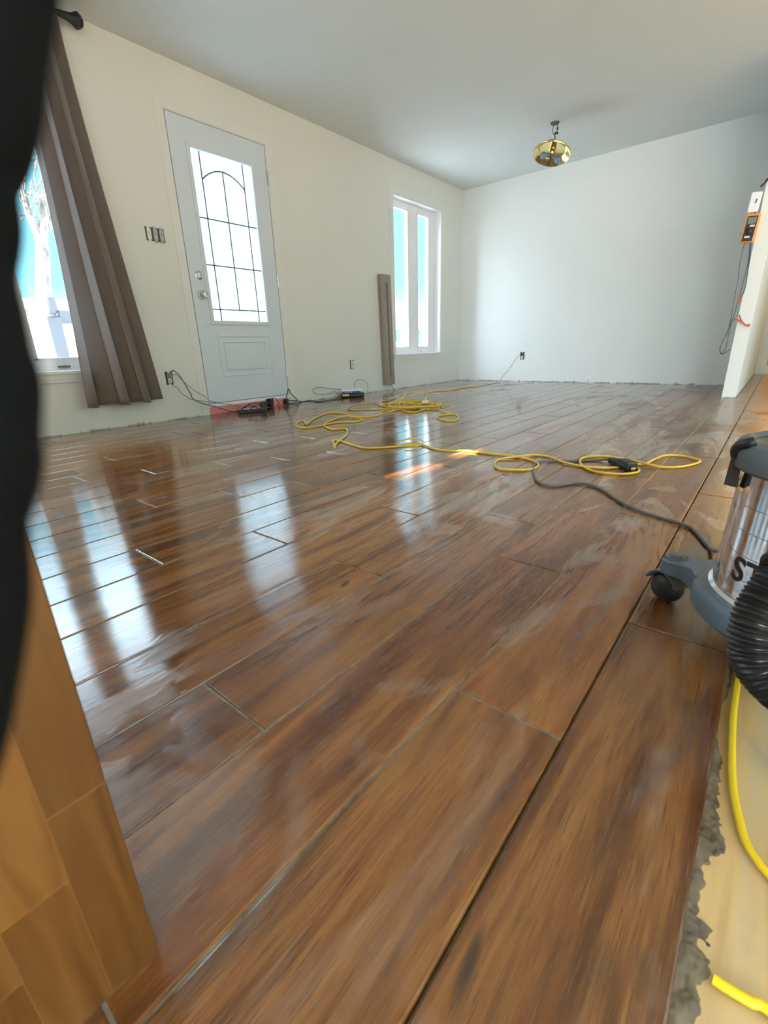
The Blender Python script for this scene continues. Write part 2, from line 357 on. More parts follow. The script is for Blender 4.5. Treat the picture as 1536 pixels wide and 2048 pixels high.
struct(box('wall_partition', (3.371, 3.470, 5.02, 8.30, 0, H), M['wall']))
wall_with_holes('wall_hall', 'y', 8.30, 8.42, 3.47, 4.75, 0, H, [(3.52, 4.4, .0, 2.05)], M['wall'])
struct(box('wall_hall_right', (4.75, 4.87, 5.0, 11.0, 0, H), M['wall']))
struct(box('wall_kitchen', (4.87, XR, 5.0, 5.12, 0, H), M['wall']))
wall_with_holes('wall_right', 'x', XR, XR+.15, YB-.15, 5.12, 0, H, [(-2, 4.0, .2, 2.2)], M['wall'])  # opening added out of view to let in fill light
# rear wall: unseen slots added and shaped to cast two slivers of sun
t_ = math.tan(math.radians(20))
g = []
for (xa, xb, ya, yb) in ((2.53, 2.625, 1.42, 1.70), (2.56, 2.63, 1.86, 2.09)):
    xs = .07*(ya+3.0); g.append((xa-xs, xb-xs, (ya+3.0)*t_, (yb+3.0)*t_))
wall_with_holes('wall_rear', 'y', YB-.03, YB, 0, XR, 0, H, g + [(5.0, 6.8, .3, 2.1)], M['wall'])  # wide opening added out of view to fill the room with daylight
struct(box('wall_back_room', (3.4, 4.75, 10.9, 11.0, 0, H), mat('orange_panelling', (.62, .27, .07), .5)))
struct(box('wall_back_room_side', (3.3, 3.4, 8.42, 11.0, 0, H), M['wall']))
struct(box('ceiling', (-.16, XR+.15, YB-.15, 11.0, H, H+.1), M['ceiling']))

# floor : every plank a bevelled tile in one floor mesh
XS = [3.73, 3.571, 3.408, 3.244, 3.084, 2.922, 2.757, 2.597, 2.439, 2.281, 2.126, 1.971, 1.821, 1.657, 1.509, 1.362]
while XS[-1] > .16: XS.append(XS[-1]-.1557)
XS[-1] = 0.002
J0 = {0: .85, 1: .505, 2: .972, 3: .273, 4: .72, 5: 1.10, 6: .716, 7: .447, 8: 1.142, 9: .90, 10: .658, 11: .42, 12: .20, 13: .88, 14: .648}
LP = .957
bm = bmesh.new(); cl = bm.loops.layers.color.new('plank')
def plank(x0, x1, y0, y1):
    g = .0019; b = .0018; zt = 0.0; zb = -.006
    x0 += g; x1 -= g; y0 += g; y1 -= g
    if x1-x0 < .01 or y1-y0 < .01: return
    r = (random.random(), random.random(), random.random(), 1)
    lv = []
    for ins, z in ((0, zb), (0, zt-b), (b*.4, zt-b*.3), (b*1.3, zt)):
        lv.append([bm.verts.new(p) for p in ((x0+ins, y0+ins, z), (x1-ins, y0+ins, z), (x1-ins, y1-ins, z), (x0+ins, y1-ins, z))])
    fs = [bm.faces.new(lv[-1])]
    for a, c in zip(lv, lv[1:]):
        for k in range(4): fs.append(bm.faces.new((a[k], a[(k+1) % 4], c[(k+1) % 4], c[k])))
    for f in fs:
        for l in f.loops: l[cl] = r
def rowfill(xa, xb, j, ylo, yhi):
    y = j - 6*LP
    while y < yhi:
        a, b = max(y, ylo), min(y+LP, yhi)
        if b-a > .02: plank(xa, xb, a, b)
        y += LP
for i in range(len(XS)-1):
    hi = 8.3 if i == 0 else (D-.004 if XS[i+1] < 3.3 else 8.3)
    if i == 1:
        hi = 5.012
    rowfill(XS[i+1], XS[i], J0.get(i, random.random()*LP), YB if i > 0 else .1, hi)
rowfill(3.475, 3.571, .6, 5.02, 8.29)
for k in range(6): rowfill(3.73+.159*k, 3.73+.159*(k+1), .95+.3*k, .95+.02*k, 8.3)
fl = obj('floor', bm, M['plank']); struct(fl)
bm = bmesh.new(); B(bm, 0, 3.569, YB, 8.3, -.012, -.0020); B(bm, 3.574, 3.725, .84, 8.3, -.012, -.0045); B(bm, 3.725, 4.69, .99, 8.3, -.012, -.0045); B(bm, 3.574, 3.725, .1, .84, -.012, -.0045)
struct(obj('floor_grout', bm, M['grout'])); bm = bmesh.new()
B(bm, -.16, XR, YB, 11, -.06, -.012); struct(obj('subfloor', bm, M['ply']))

# ragged mortar squeezed out along the free edge of the last row
bm = bmesh.new(); NYm, NXm = 520, 46; gm = []
for i in range(NYm+1):
    y = .18 + .78*i/NYm; row = []
    reach = max(.002, .0035 + .018*max(-.4, mnoise.noise((y*8, 3.1, 0))) + (.016 if y < .385 else 0) + .016*math.exp(-((y-.485)/.035)**2) + .003)
    for k in range(NXm+1):
        dx = .056*k/NXm; x = 3.7272 + dx
        nn = mnoise.noise((x*70+mnoise.noise((x*30, y*30, 4))*1.5, y*42, 1))*.55 + mnoise.noise((x*180, y*150, 2))*.22
        h = (1 - dx/reach) + nn
        z = -.0128 + .0085*max(-.15, min(1.0, h))**(1 if h < 0 else .55) if h > 0 else -.0135
        row.append(bm.verts.new((x, y, z + .0009*mnoise.noise((x*300, y*200, 5)))))
    gm.append(row)
for a, b in zip(gm, gm[1:]):
    for k in range(NXm):
        if max(v.co.z for v in (a[k], a[k+1], b[k+1], b[k])) > -.0125: bm.faces.new((a[k], a[k+1], b[k+1], b[k]))
bmesh.ops.delete(bm, geom=[v for v in bm.verts if not v.link_faces], context='VERTS')
mo = obj('mortar', bm, M['mortar'], smooth=True); tag(mo, 'ragged grey-brown mortar squeezed out along the plank edge beside the yellow cord', 'mortar'); mo['kind'] = 'stuff'

# ------------------------------------------------------------------ windows
def window(name, y0, y1, z0, z1, panes, handle_y):
    r = thing(name, '', ''); del r['label']; del r['category']; r['kind'] = 'structure'; r.location = (0, (y0+y1)/2, z0)
    # reveal lining
    bm = bmesh.new(); t = .006
    B(bm, -.155, 0, y0, y0+t, z0, z1); B(bm, -.155, 0, y1-t, y1, z0, z1); B(bm, -.155, 0, y0, y1, z1-t, z1); B(bm, -.155, .0, y0, y1, z0, z0+t)
    obj('window_jamb', bm, M['white'], r)
    bm = bmesh.new(); xa, xb = -.15, -.10
    gz0, gz1 = z0+.075, z1-.075
    ys = [y0+t] + [c for p in panes for c in p] + [y1-t]
    for k in range(0, len(ys), 2): B(bm, xa, xb, ys[k], ys[k+1], z0+t, z1-t)
    for p in panes: B(bm, xa, xb, p[0], p[1], z0+t, gz0); B(bm, xa, xb, p[0], p[1], gz1, z1-t)
    obj('window_frame', bm, M['white'], r, bevel=.002)
    for p in panes:
        bm = bmesh.new(); s = .022
        for b in ((p[0], p[0]+s, gz0, gz1), (p[1]-s, p[1], gz0, gz1), (p[0], p[1], gz0, gz0+s*.6), (p[0], p[1], gz1-s*.6, gz1)):
            B(bm, -.118, -.090, b[0], b[1], b[2], b[3])
        sa = obj('sash', bm, M['white'], r, bevel=.003)
        bm = bmesh.new(); B(bm, -.128, -.124, p[0], p[1], gz0, gz1); obj('pane', bm, M['glass'], sa)
    bm = bmesh.new(); B(bm, -.10, .022, y0-.05, y1+.05, z0-.018, z0+.002); B(bm, 0, .014, y0-.055, y1+.055, z0-.05, z0-.018); B(bm, 0, .010, y0-.05, y1+.05, z0-.072, z0-.05)
    obj('window_sill', bm, M['trimw'], r, bevel=.002)
    bm = bmesh.new(); B(bm, -.09, -.062, handle_y-.035, handle_y+.035, z0+.022, z0+.036); obj('crank_handle', bm, M['dgrey'] if handle_y < 3 else M['white'], r, bevel=.003)
    return r
window('window_1', *WIN1, [(-.55, -.22), (-.04, .28), (.46, .85), (1.015, 1.345)], 1.17)
window('window_2', *WIN3, [(4.87, 5.185), (5.36, 5.63)], 5.46)
struct(box('trim_1', (0, .006, 4.70, 4.768, .34, 2.183), M['trimw']))
struct(box('trim_2', (0, .006, 4.768, 5.83, 2.12, 2.183), M['trimw']))
struct(box('trim_3', (0, .006, 5.772, 5.83, .34, 2.12), M['trimw']))
# unseen window added in the right-hand wall for fill daylight
wr = thing('fill_window', '', ''); del wr['label']; del wr['category']; wr['kind'] = 'structure'; wr.location = (XR, .1, .25)
bm = bmesh.new()
for y in (-2, -.02, 1.96, 3.94): B(bm, XR+.03, XR+.08, y, y+.06, .2, 2.2)
for z in (.2, 2.14): B(bm, XR+.03, XR+.08, -1.94, 3.94, z, z+.06)
obj('window_frame', bm, M['white'], wr)

# ------------------------------------------------------------------ entrance door
dr = thing('door_1', '', ''); del dr['label']; del dr['category']; dr['kind'] = 'structure'; dr.location = (-.03, 2.156, .09)
DY0, DY1, DZ0, DZ1 = 2.160, 3.016, .093, 2.122; XD = -.002; GY0, GY1, GZ0, GZ1 = 2.316, 2.862, .750, 1.946
bm = bmesh.new()
for b in ((DY0, GY0, DZ0, DZ1), (GY1, DY1, DZ0, DZ1), (GY0, GY1, DZ0, GZ0), (GY0, GY1, GZ1, DZ1)): B(bm, -.046, XD, b[0], b[1], b[2], b[3])
obj('door_slab', bm, M['doorwhite'], dr)
def frame_ring(bm, y0, y1, z0, z1, w, x0, x1):
    B(bm, x0, x1, y0, y0+w, z0, z1); B(bm, x0, x1, y1-w, y1, z0, z1); B(bm, x0, x1, y0+w, y1-w, z0, z0+w); B(bm, x0, x1, y0+w, y1-w, z1-w, z1)
bm = bmesh.new(); frame_ring(bm, GY0-.03, GY1+.03, GZ0-.03, GZ1+.03, .032, -.03, .007); obj('glazing_frame', bm, M['doorwhite'], dr, bevel=.005)
bm = bmesh.new(); B(bm, -.027, -.021, GY0, GY1, GZ0, GZ1); gl = obj('door_glass', bm, M['frost'], dr)
bm = bmesh.new()
def bar(y0, z0, y1, z1, w=.0098):
    OBv = Vector((0, y1-y0, z1-z0)); L = OBv.length; a = math.atan2(z1-z0, y1-y0)
    OB(bm, (-.019, (y0+y1)/2, (z0+z1)/2), (.005, L+w*.5, w), Matrix.Rotation(a, 3, 'X'))
yl, yr, ym = 2.400, 2.785, 2.590
bar(yl, GZ0, yl, GZ1); bar(yr, GZ0, yr, GZ1); bar(ym, .84, ym, 1.845)
for z in (.84, 1.17, 1.50): bar(GY0, z, GY1, z)
N_ = 12
for k in range(N_):
    f = lambda t: (yl+(yr-yl)*t, 1.765+.085*(1-(2*t-1)**2))
    a, b = f(k/N_), f((k+1)/N_); bar(a[0], a[1], b[0], b[1])
obj('leading', bm, M['lead'], gl)
bm = bmesh.new(); frame_ring(bm, 2.325, 2.868, .300, .640, .018, XD-.002, .004); frame_ring(bm, 2.375, 2.818, .350, .590, .014, XD-.002, .007); B(bm, XD-.002, .004, 2.389, 2.804, .364, .576); obj('raised_panel', bm, M['doorwhite'], dr, bevel=.004)
lo('deadbolt', [(.001, .018), (.020, .017), (.024, .010), (.032, .007), (.034, 0)], (XD, 2.237, 1.083), M['chrome'], dr, 32, 'X')
kb = lo('door_knob', [(.001, .062), (.020, .060), (.028, .048), (.027, .034), (.014, .024), (.013, .012), (.032, .008), (.034, 0)], (XD, 2.240, .942), M['chrome'], dr, 32, 'X')
lo('door_stop', [(.001, .012), (.008, .011), (.010, 0)], (XD, 2.239, .712), M['chrome'], dr, 16, 'X')
for z in (1.90, 1.10, .315):
    bm = bmesh.new(); B(bm, -.004, .006, 3.014, 3.028, z-.05, z+.05); tube(bm, [(.007, 3.021, z-.05), (.007, 3.021, z+.05)], .006, 10, 1, smooth=False); obj('hinge', bm, M['chrome'], dr)
bm = bmesh.new(); B(bm, -.12, -.012, 2.150, 2.1565, .06, 2.13); B(bm, -.12, -.012, 3.019, 3.025, .06, 2.13); B(bm, -.12, -.012, 2.1565, 3.019, 2.125, 2.13); B(bm, -.055, -.046, 2.15, 2.18, .09, 2.13); B(bm, -.055, -.046, 2.995, 3.025, .09, 2.13); obj('door_jamb', bm, M['trimw'], dr)
box('gap_strip', (-.048, -.006, 2.158, 3.018, .0865, .0945), M['black'], dr)  # black strip added to stop daylight leaking under the slab
box('threshold', (-.14, .004, 2.151, 3.024, .060, .088), M['white'], dr, .002)
struct(box('trim_4', (0, .003, 2.084, 2.150, 0, 2.20), M['trimw'])); struct(box('trim_5', (0, .003, 2.150, 3.03, 2.135, 2.20), M['trimw'])); struct(box('trim_6', (0, .003, 3.030, 3.095, 0, 2.20), M['trimw']))
pf = tag(box('foam_strip', (-.14, .001, 2.152, 2.993, .0, .059), M['pink'], None, .003), 'pink foam insulation strip filling the gap below the white entrance door', 'foam')

# ------------------------------------------------------------------ wall boxes (cover plates are off)
def receptacle(root, y, z, plane='x', s=1, x=0.0):
    def P(a0, a1, b0, b1, c0, c1): return (x+c0, x+c1, a0, a1, b0, b1) if plane == 'x' else (a0, a1, x-c1, x-c0, b0, b1)
    return P
def outlet(name, label, y, z, plane='x', wpos=0.0, group=None):
    r = thing(name, label, 'outlet', (0, y, z) if plane == 'x' else (y, wpos, z), group)
    def P(a0, a1, b0, b1, c0, c1): return (wpos+c0, wpos+c1, a0, a1, b0, b1) if plane == 'x' else (a0, a1, wpos-c1, wpos-c0, b0, b1)
    bm = bmesh.new()
    for b in ((y-.028, y-.023, z-.050, z+.050), (y+.023, y+.028, z-.050, z+.050), (y-.028, y+.028, z+.046, z+.050), (y-.028, y+.028, z-.050, z-.046), (y-.027, y+.027, z-.049, z+.049)):
        B(bm, *P(b[0], b[1], b[2], b[3], 0, .002 if b[0] < y-.0275 or b[1] > y+.0275 or True else .001))
    obj('wall_box', bm, M['boxm'], r)
    bm = bmesh.new(); B(bm, *P(y-.009, y+.009, z-.052, z+.052, .002, .004)); B(bm, *P(y-.017, y+.017, z+.004, z+.036, .004, .009)); B(bm, *P(y-.017, y+.017, z-.036, z-.004, .004, .009))
    obj('receptacle', bm, M['cream'], r, bevel=.003)
    for dz in (.02, -.02):
        for dy in (-.006, .006):
            bm = bmesh.new(); B(bm, *P(y+dy-.001, y+dy+.001, z+dz-.004, z+dz+.004, .0088, .0096)); obj('slot', bm, M['black'], r)
    return r
outlet('wall_outlet', 'open electrical outlet with grey plug and cords, below the light switches beside the curtain', 1.847, .322)
outlet('wall_outlet', 'open electrical outlet low on the window wall between door and leaning heater', 3.956, .330)
outlet('wall_outlet', 'dark outlet with a cord hanging from it on the far wall', .972, .335, 'y', D)
sw = thing('light_switch', 'row of three uncovered light switches in a wall box left of the door', 'light switch', (0, 1.93, 1.32))
box('wall_box', (0, .003, 1.866, 2.004, 1.278, 1.366), M['boxm'], sw)
for k, y in enumerate((1.889, 1.935, 1.981)):
    bm = bmesh.new(); B(bm, .003, .005, y-.010, y+.010, 1.268, 1.374); B(bm, .005, .009, y-.015, y+.015, 1.287, 1.357); B(bm, .009, .018, y-.004, y+.004, 1.318, 1.334); obj('switch', bm, M['cream'] if k == 0 else mat('grey_switch', (.42, .43, .45), .5), sw, bevel=.002)
# nail pocks in the plaster live in the wall material

# ------------------------------------------------------------------ curtain on its rod
cu = thing('curtain', 'long brown satin curtain panel hanging in folds at the left window', 'curtain', (.1, 1.45, .17))
bm = bmesh.new(); NU, NV = 110, 60; grid = []
for j in range(NV+1):
    v = j/NV; z = 2.415 + (.172-2.415)*v; row = []
    yl_ = 1.225 - .045*v + .02*math.sin(v*3); yr_ = 1.515 + .19*v**1.5
    for i in range(NU+1):
        u = i/NU; a = .042 + .012*v
        ph = 2*PI*(3.3*u + .16*math.sin(1.6*v+4.5*u) + .05*math.sin(9*u+1)) - .4
        y = yl_ + (yr_-yl_)*u + .012*math.sin(ph*2+1.0)*(.4+v)
        x = .098 + a*(math.sin(ph)+.22*math.sin(2*ph+2*v)) + .010*math.sin(5*u+4*v)
        zz = z + (.010*math.sin(ph+1.2) if j == NV else 0)
        row.append(bm.verts.new((max(x, .03), y, zz)))
    grid.append(row)
for j in range(NV):
    for i in range(NU): bm.faces.new((grid[j][i], grid[j][i+1], grid[j+1][i+1], grid[j+1][i]))
cf = obj('fabric', bm, M['curtain'], cu, True); so_ = cf.modifiers.new('thickness', 'SOLIDIFY'); so_.thickness = .0016
for y in (1.26, 1.325, 1.39, 1.455):
    lo('eyelet', [(.024, -.002), (.017, -.003), (.017, .003), (.024, .002), (.024, -.002)], (.098+.012*math.sin(y*40), y, 2.372), M['chrome'], cu, 24, 'Y')
rd = thing('curtain_rod', 'black iron curtain rod with a flared finial above the left window', 'curtain rod', (.098, .4, 2.372))
to('rod', [(.098, -1.1, 2.372), (.098, 1.53, 2.372)], .0115, M['dkmetal'], rd, 16, 1, smooth=False)
lo('finial', [(.001, 1.52), (.012, 1.52), (.017, 1.545), (.019, 1.57), (.026, 1.60), (.040, 1.625), (.042, 1.632), (.030, 1.655), (.001, 1.668)], (.098, 0, 2.372), M['dkmetal'], rd, 6, 'Y', smooth=False)
for y in (-.9, 1.20):
    bm = bmesh.new(); B(bm, 0, .006, y-.012, y+.012, 2.33, 2.41); B(bm, .006, .098, y-.005, y+.005, 2.352, 2.360); obj('bracket', bm, M['dkmetal'], rd)

# ------------------------------------------------------------------ electric heater leaning on end beside the far window
ht = thing('baseboard_heater', 'long taupe baseboard heater stood on end against the wall beside the far window', 'heater', (.04, 4.6, .065))
X1 = .065; bm = bmesh.new()
sec = [(.0, 0), (.0, .170), (.045, .170), (X1, .158), (X1, .095), (.035, .088), (.035, .078), (X1, .070), (X1, .012), (.045, 0)]
lo_, hi_ = [], []
for (x, y) in sec: lo_.append(bm.verts.new((.002+x, 4.480+y+.012, .070))); hi_.append(bm.verts.new((.002+x, 4.450+y+.0, 1.276)))
k_ = len(sec)
for i in range(k_): bm.faces.new((lo_[i], lo_[(i+1) % k_], hi_[(i+1) % k_], hi_[i]))
bm.faces.new(lo_); bm.faces.new(hi_[::-1]); obj('housing', bm, M['heater'], ht)
bm = bmesh.new(); 
vs = [(.003+.037, 4.492+.076, .20), (.003+.037, 4.492+.092, .20), (.003+.037, 4.452+.092, 1.21), (.003+.037, 4.452+.076, 1.21)]
f1 = [bm.verts.new(p) for p in vs]; f2 = [bm.verts.new((p[0]+.004, p[1], p[2])) for p in vs]
bm.faces.new(f1); bm.faces.new(f2)
for i in range(4): bm.faces.new((f1[i], f1[(i+1) % 4], f2[(i+1) % 4], f2[i]))
obj('grille', bm, M['black'], ht)
box('end_cap', (.0664, .0688, 4.453, 4.606, 1.19, 1.272), M['heater'], ht); box('end_cap', (.0664, .0688, 4.494, 4.650, .073, .16), M['heater'], ht)
to('supply_cable', [(.05, 4.578, .24), (.055, 4.585, .10), (.075, 4.60, .02), (.09, 4.62, .006)], .003, M['dwire'], ht)
bm = bmesh.new(); B(bm, .067, .070, 4.50, 4.508, .98, .988); obj('screw', bm, M['chrome'], ht)

# ------------------------------------------------------------------ ceiling light
LX, LY = 1.641, 5.166
cl_ = thing('ceiling_light', 'brass pan ceiling light hanging from its wires with two unlit blue bulbs', 'ceiling light', (LX, LY, H))
lo('junction_box', [(.001, -.012), (.036, -.012), (.040, -.002), (.040, 0)], (LX, LY, H), M['boxm'], cl_, 24)
to('wire', [(LX-.012, LY, H-.01), (LX-.016, LY, H-.07), (LX+.014, LY, H-.12), (LX-.004, LY, H-.20)], .003, M['dwire'], cl_)
to('wire', [(LX+.02, LY, H-.01), (LX+.03, LY, H-.06), (LX+.01, LY, H-.09), (LX+.004, LY, H-.20)], .003, M['dwire'], cl_)
bm = bmesh.new()
for c in ((LX+.028, LY, H-.052), (LX+.012, LY, H-.086), (LX+.030, LY, H-.088)): lathe(bm, [(.001, .010), (.007, .008), (.009, -.008), (.001, -.010)], c, 12)
obj('wire_nut', bm, M['black'], cl_, True)
tilt = Matrix.Rotation(math.radians(-11), 3, Vector((2.06, -5.17, -1.7)).normalized()) @ Matrix.Rotation(math.radians(17), 3, Vector((0, 0, -1)).cross(Vector((2.06, -5.17, 0)).normalized()))
PC = Vector((LX-.004, LY, 2.235))
lo('pan', [(.001, .012), (.10, .012), (.108, .004), (.122, .002), (.128, -.008), (.145, -.012), (.150, -.022), (.168, -.030), (.176, -.044), (.172, -.050), (.162, -.040), (.146, -.030), (.126, -.022), (.118, -.010), (.10, -.006), (.001, -.004)], PC, M['brass'], cl_, 64, rot=tilt)
lo('canopy_cup', [(.001, -.050), (.016, -.048), (.026, -.030), (.030, -.006)], PC, M['brass'], cl_, 24, rot=tilt)
p0 = PC + tilt @ Vector((0, 0, -.02)); to('threaded_rod', [p0, PC + tilt @ Vector((0, 0, -.155))], .0042, M['dkmetal'], cl_, 8, 1, smooth=False)
ax_ = Vector((.775, .63, 0)).normalized()
for s in (-1, 1):
    d = (tilt @ (ax_*s + Vector((0, 0, -.35)))).normalized(); c0 = PC + tilt @ Vector((0, 0, -.055)) + d*.012
    rt_ = d.to_track_quat('Z', 'Y').to_matrix()
    sk = lo('socket', [(.001, 0), (.014, 0), (.014, .026), (.001, .026)], c0, M['grey'], cl_, 16, rot=rt_)
    bm = bmesh.new(); lathe(bm, [(.011, .022), (.014, .034), (.026, .050), (.030, .066), (.026, .082), (.014, .092), (.001, .095)], c0, 24, rot=rt_); obj('bulb', bm, M['bulb'], cl_, True)

# ------------------------------------------------------------------ partition end: thermostat, multimeter and leads
th = thing('thermostat', 'white thermostat box hanging above the orange multimeter at the partition edge', 'thermostat', (3.33, 5.0, 1.45))
bm = bmesh.new(); OB(bm, (3.325, 5.0, 1.455), (.066, .035, .135), Matrix.Rotation(.05, 3, 'Y')); obj('body', bm, mat('white_plastic', (.8, .8, .8), .4), th, bevel=.006)
bm = bmesh.new(); OB(bm, (3.333, 4.981, 1.46), (.010, .004, .03), Matrix.Rotation(.2, 3, 'Y')); obj('dial', bm, M['grey'], th)
to('wire', [(3.352, 5.0, 1.52), (3.360, 5.0, 1.56), (3.364, 5.01, 1.60)], .003, M['wire'], th)
to('wire', [(3.340, 5.0, 1.39), (3.350, 4.99, 1.36)], .003, M['dwire'], th)
mm_ = thing('multimeter', 'orange and black digital multimeter hanging beside the partition edge', 'multimeter', (3.335, 5.0, 1.28))
RM = Matrix.Rotation(.07, 3, 'Y')
def mmb(name, c, s, mt, bev=.003):
    bm = bmesh.new(); OB(bm, Vector((3.330, 4.995, 1.280)) + RM @ Vector(c), s, RM); return obj(name, bm, mt, mm_, bevel=bev)
mmb('holster', (0, 0, 0), (.088, .044, .195), M['orange'], .010)
mmb('face', (0, -.0225, -.004), (.066, .006, .170), M['black'], .002)
mmb('display', (0, -.0262, .050), (.052, .004, .045), M['lcd'], .002)
mmb('label_strip', (.010, -.0262, .014), (.030, .003, .013), M['cream'], .001); mmb('label_strip', (-.004, -.0262, -.060), (.034, .003, .012), M['cream'], .001)
bm = bmesh.new(); lathe(bm, [(.001, -.012), (.012, -.011), (.019, -.006), (.020, 0)], Vector((3.330, 4.970, 1.280)) + RM @ Vector((0, 0, -.022)), 24, 'Y'); obj('dial', bm, M['black'], mm_, True)
def pl(pts, y=4.985): return [ony(a, b, y) for a, b in pts]
to('test_lead', pl([(1489, 486), (1484, 505), (1479, 530), (1476, 560), (1470, 590), (1465, 620), (1461, 640), (1455, 665), (1444, 685), (1440, 700), (1444, 709), (1452, 695), (1458, 665), (1463, 645), (1471, 637)]), .0024, M['dwire'], mm_)
to('test_lead', pl([(1500, 486), (1497, 520), (1490, 550), (1481, 585), (1474, 610), (1464, 640), (1452, 670), (1441, 692), (1440, 703), (1447, 707), (1462, 698)], 4.98), .0024, M['dwire'], mm_)
to('test_lead', pl([(1503, 486), (1496, 540), (1489, 580), (1477, 604)], 4.975), .0036, M['dwire'], mm_)
to('probe', pl([(1471, 637), (1482, 643), (1492, 650), (1499, 653)], 4.985), .0055, M['red'], mm_); to('probe', pl([(1479, 630), (1482, 640), (1491, 649), (1501, 649)], 4.990), .004, mat('brown_probe', (.14, .04, .03), .5), mm_)
bm = bmesh.new(); c = ony(1480, 600, 4.975); OB(bm, c, (.022, .014, .024)); obj('clip', bm, M['red'], mm_, bevel=.002)
hk = thing('wall_hook', 'small black hook clip at the top of the partition edge', 'hook', (3.36, 5.01, 1.585))
bm = bmesh.new(); a, b = ony(1521, 374, 5.0), ony(1533, 362, 5.0); tube(bm, [a, b, (3.372, 5.015, 1.60)], .008, 8, 2); obj('clip', bm, M['black'], hk, True)

# ------------------------------------------------------------------ cords at the window wall
def fp(pts, z=.006):
    o = [onz(p[0], p[1], p[2] if len(p) > 2 else z) for p in pts]
    for p in o: p.x = max(p.x, .016)
    return o
def xp(pts, x=.02): return [onx(p[0], p[1], p[2] if len(p) > 2 else x) for p in pts]
pc = thing('plugged_cord', 'grey cords plugged into the outlet by the curtain, sagging toward the power strip', 'cord', (.02, 1.85, .33))
bm = bmesh.new(); B(bm, .009, .042, 1.830, 1.862, .325, .362); obj('plug', bm, mat('grey_plug', (.30, .30, .27), .5), pc, bevel=.006)
to('wire', [(.04, 1.846, .345), *xp([(345, 741, .05), (356, 748, .07), (368, 765, .09), (380, 785, .12), (393, 802, .15)]), *fp([(412, 815, .03), (430, 819, .012), (455, 821), (480, 822)])], .0045, M['wire'], pc)
to('wire', [(.012, 1.840, .30), *xp([(346, 771, .03), (356, 777, .05), (362, 786, .06), (375, 794, .08), (390, 800, .12)]), *fp([(415, 806, .05), (440, 815, .02), (470, 820)])], .0025, M['wire'], pc)
to('wire', [(.04, 1.850, .338), *xp([(352, 750, .06), (375, 770, .07), (395, 785, .08), (410, 793, .1), (425, 803, .12)]), *fp([(445, 810, .03), (470, 814, .02)])], .0022, M['wire'], pc)
ps = thing('power_strip', 'dark power strip with a pale top lying on the floor in front of the door', 'power strip', tuple(onz(505, 820, 0)))
R1 = Matrix.Rotation(math.radians(72), 3, 'Z'); c = onz(505, 821, .02)
bm = bmesh.new(); OB(bm, (c.x, c.y, .0185), (.24, .062, .030), R1); obj('housing', bm, M['black'], ps, bevel=.006)
bm = bmesh.new(); OB(bm, (c.x-.004, c.y-.005, .0372), (.15, .045, .006), R1 @ Matrix.Rotation(.12, 3, 'Z')); obj('top_plate', bm, mat('pale_plate', (.5, .52, .48), .4), ps, bevel=.002)
for pts_ in ([(488, 816, .03), (500, 808, .06), (515, 806, .05), (528, 812, .03)], [(495, 822, .04), (508, 814, .055), (522, 818, .05), (534, 815, .04)], [(480, 822, .006), (492, 812, .05), (512, 812, .065), (530, 806, .05), (545, 808, .03)]):
    to('cord', fp(pts_), .0045, M['dwire'], ps)
for i, (px, py, s, lb) in enumerate(((527, 812, .055, 'black power adapter plugged in at the middle of the clump by the door'), (541, 806, .062, 'tallest black power adapter standing at the right of the clump under the door'))):
    c = onz(px, py+8, 0); a = thing('power_adapter', lb, 'power adapter', tuple(c))
    bm = bmesh.new(); OB(bm, (c.x, c.y, s*.62+.003), (s, s*.8, s*1.2), Matrix.Rotation(1.0+i, 3, 'Z')); obj('body', bm, M['black'], a, bevel=.008)
    to('cord', [(c.x, c.y, s*.9), (c.x+.03, c.y+.03, s*1.3), (c.x+.02, c.y+.09, .03), (c.x-.05, c.y+.13, .006)], .004, M['dwire'], a)
a = thing('power_adapter', 'small black adapter with looped cords at the right corner of the door', 'power adapter', (.045, 3.0, 0))
c = onx(572, 803, .045); c.z = 0; bm = bmesh.new(); OB(bm, (c.x, c.y, .030), (.045, .04, .055), Matrix.Rotation(.5, 3, 'Z')); obj('body', bm, M['black'], a, bevel=.008)
to('cord', [(c.x, c.y, .05), *xp([(574, 790, .1), (577, 778, .08), (582, 787, .07), (590, 795, .06)]), *fp([(594, 803), (604, 800), (640, 803), (665, 799), (690, 797)])], .0045, M['dwire'], a)
to('cord', [(c.x, c.y, .04), *fp([(585, 801, .02), (583, 806), (574, 807)])], .004, M['dwire'], a)
# router on a black box
rb = thing('modem', 'black modem box with an orange sticker on the floor by the window wall', 'modem', (.16, 3.76, 0))
RR = Matrix.Rotation(math.radians(44), 3, 'Z')
bm = bmesh.new(); OB(bm, (.165, 3.770, .026), (.25, .15, .044), RR); obj('housing', bm, M['black'], rb, bevel=.012)
bm = bmesh.new(); OB(bm, Vector((.165, 3.770, .028)) + RR @ Vector((-.075, -.076, 0)), (.07, .003, .024), RR); obj('sticker', bm, M['sticker'], rb)
rt = thing('router', 'white router with blue lights stacked on the black modem', 'router', (.16, 3.76, .05))
bm = bmesh.new(); OB(bm, (.155, 3.765, .066), (.22, .14, .034), RR); obj('housing', bm, [M['white']][0], rt, bevel=.006)
bm = bmesh.new(); OB(bm, Vector((.155, 3.765, .062)) + RR @ Vector((0, -.0705, -.004)), (.20, .003, .018), RR); obj('front_panel', bm, mat('blue_black', (.02, .03, .12), .3), rt)
bm = bmesh.new()
for k in (-.06, -.03, 0.0): OB(bm, Vector((.155, 3.765, .062)) + RR @ Vector((k, -.0725, -.004)), (.012, .002, .006), RR)
obj('led', bm, M['led'], rt)
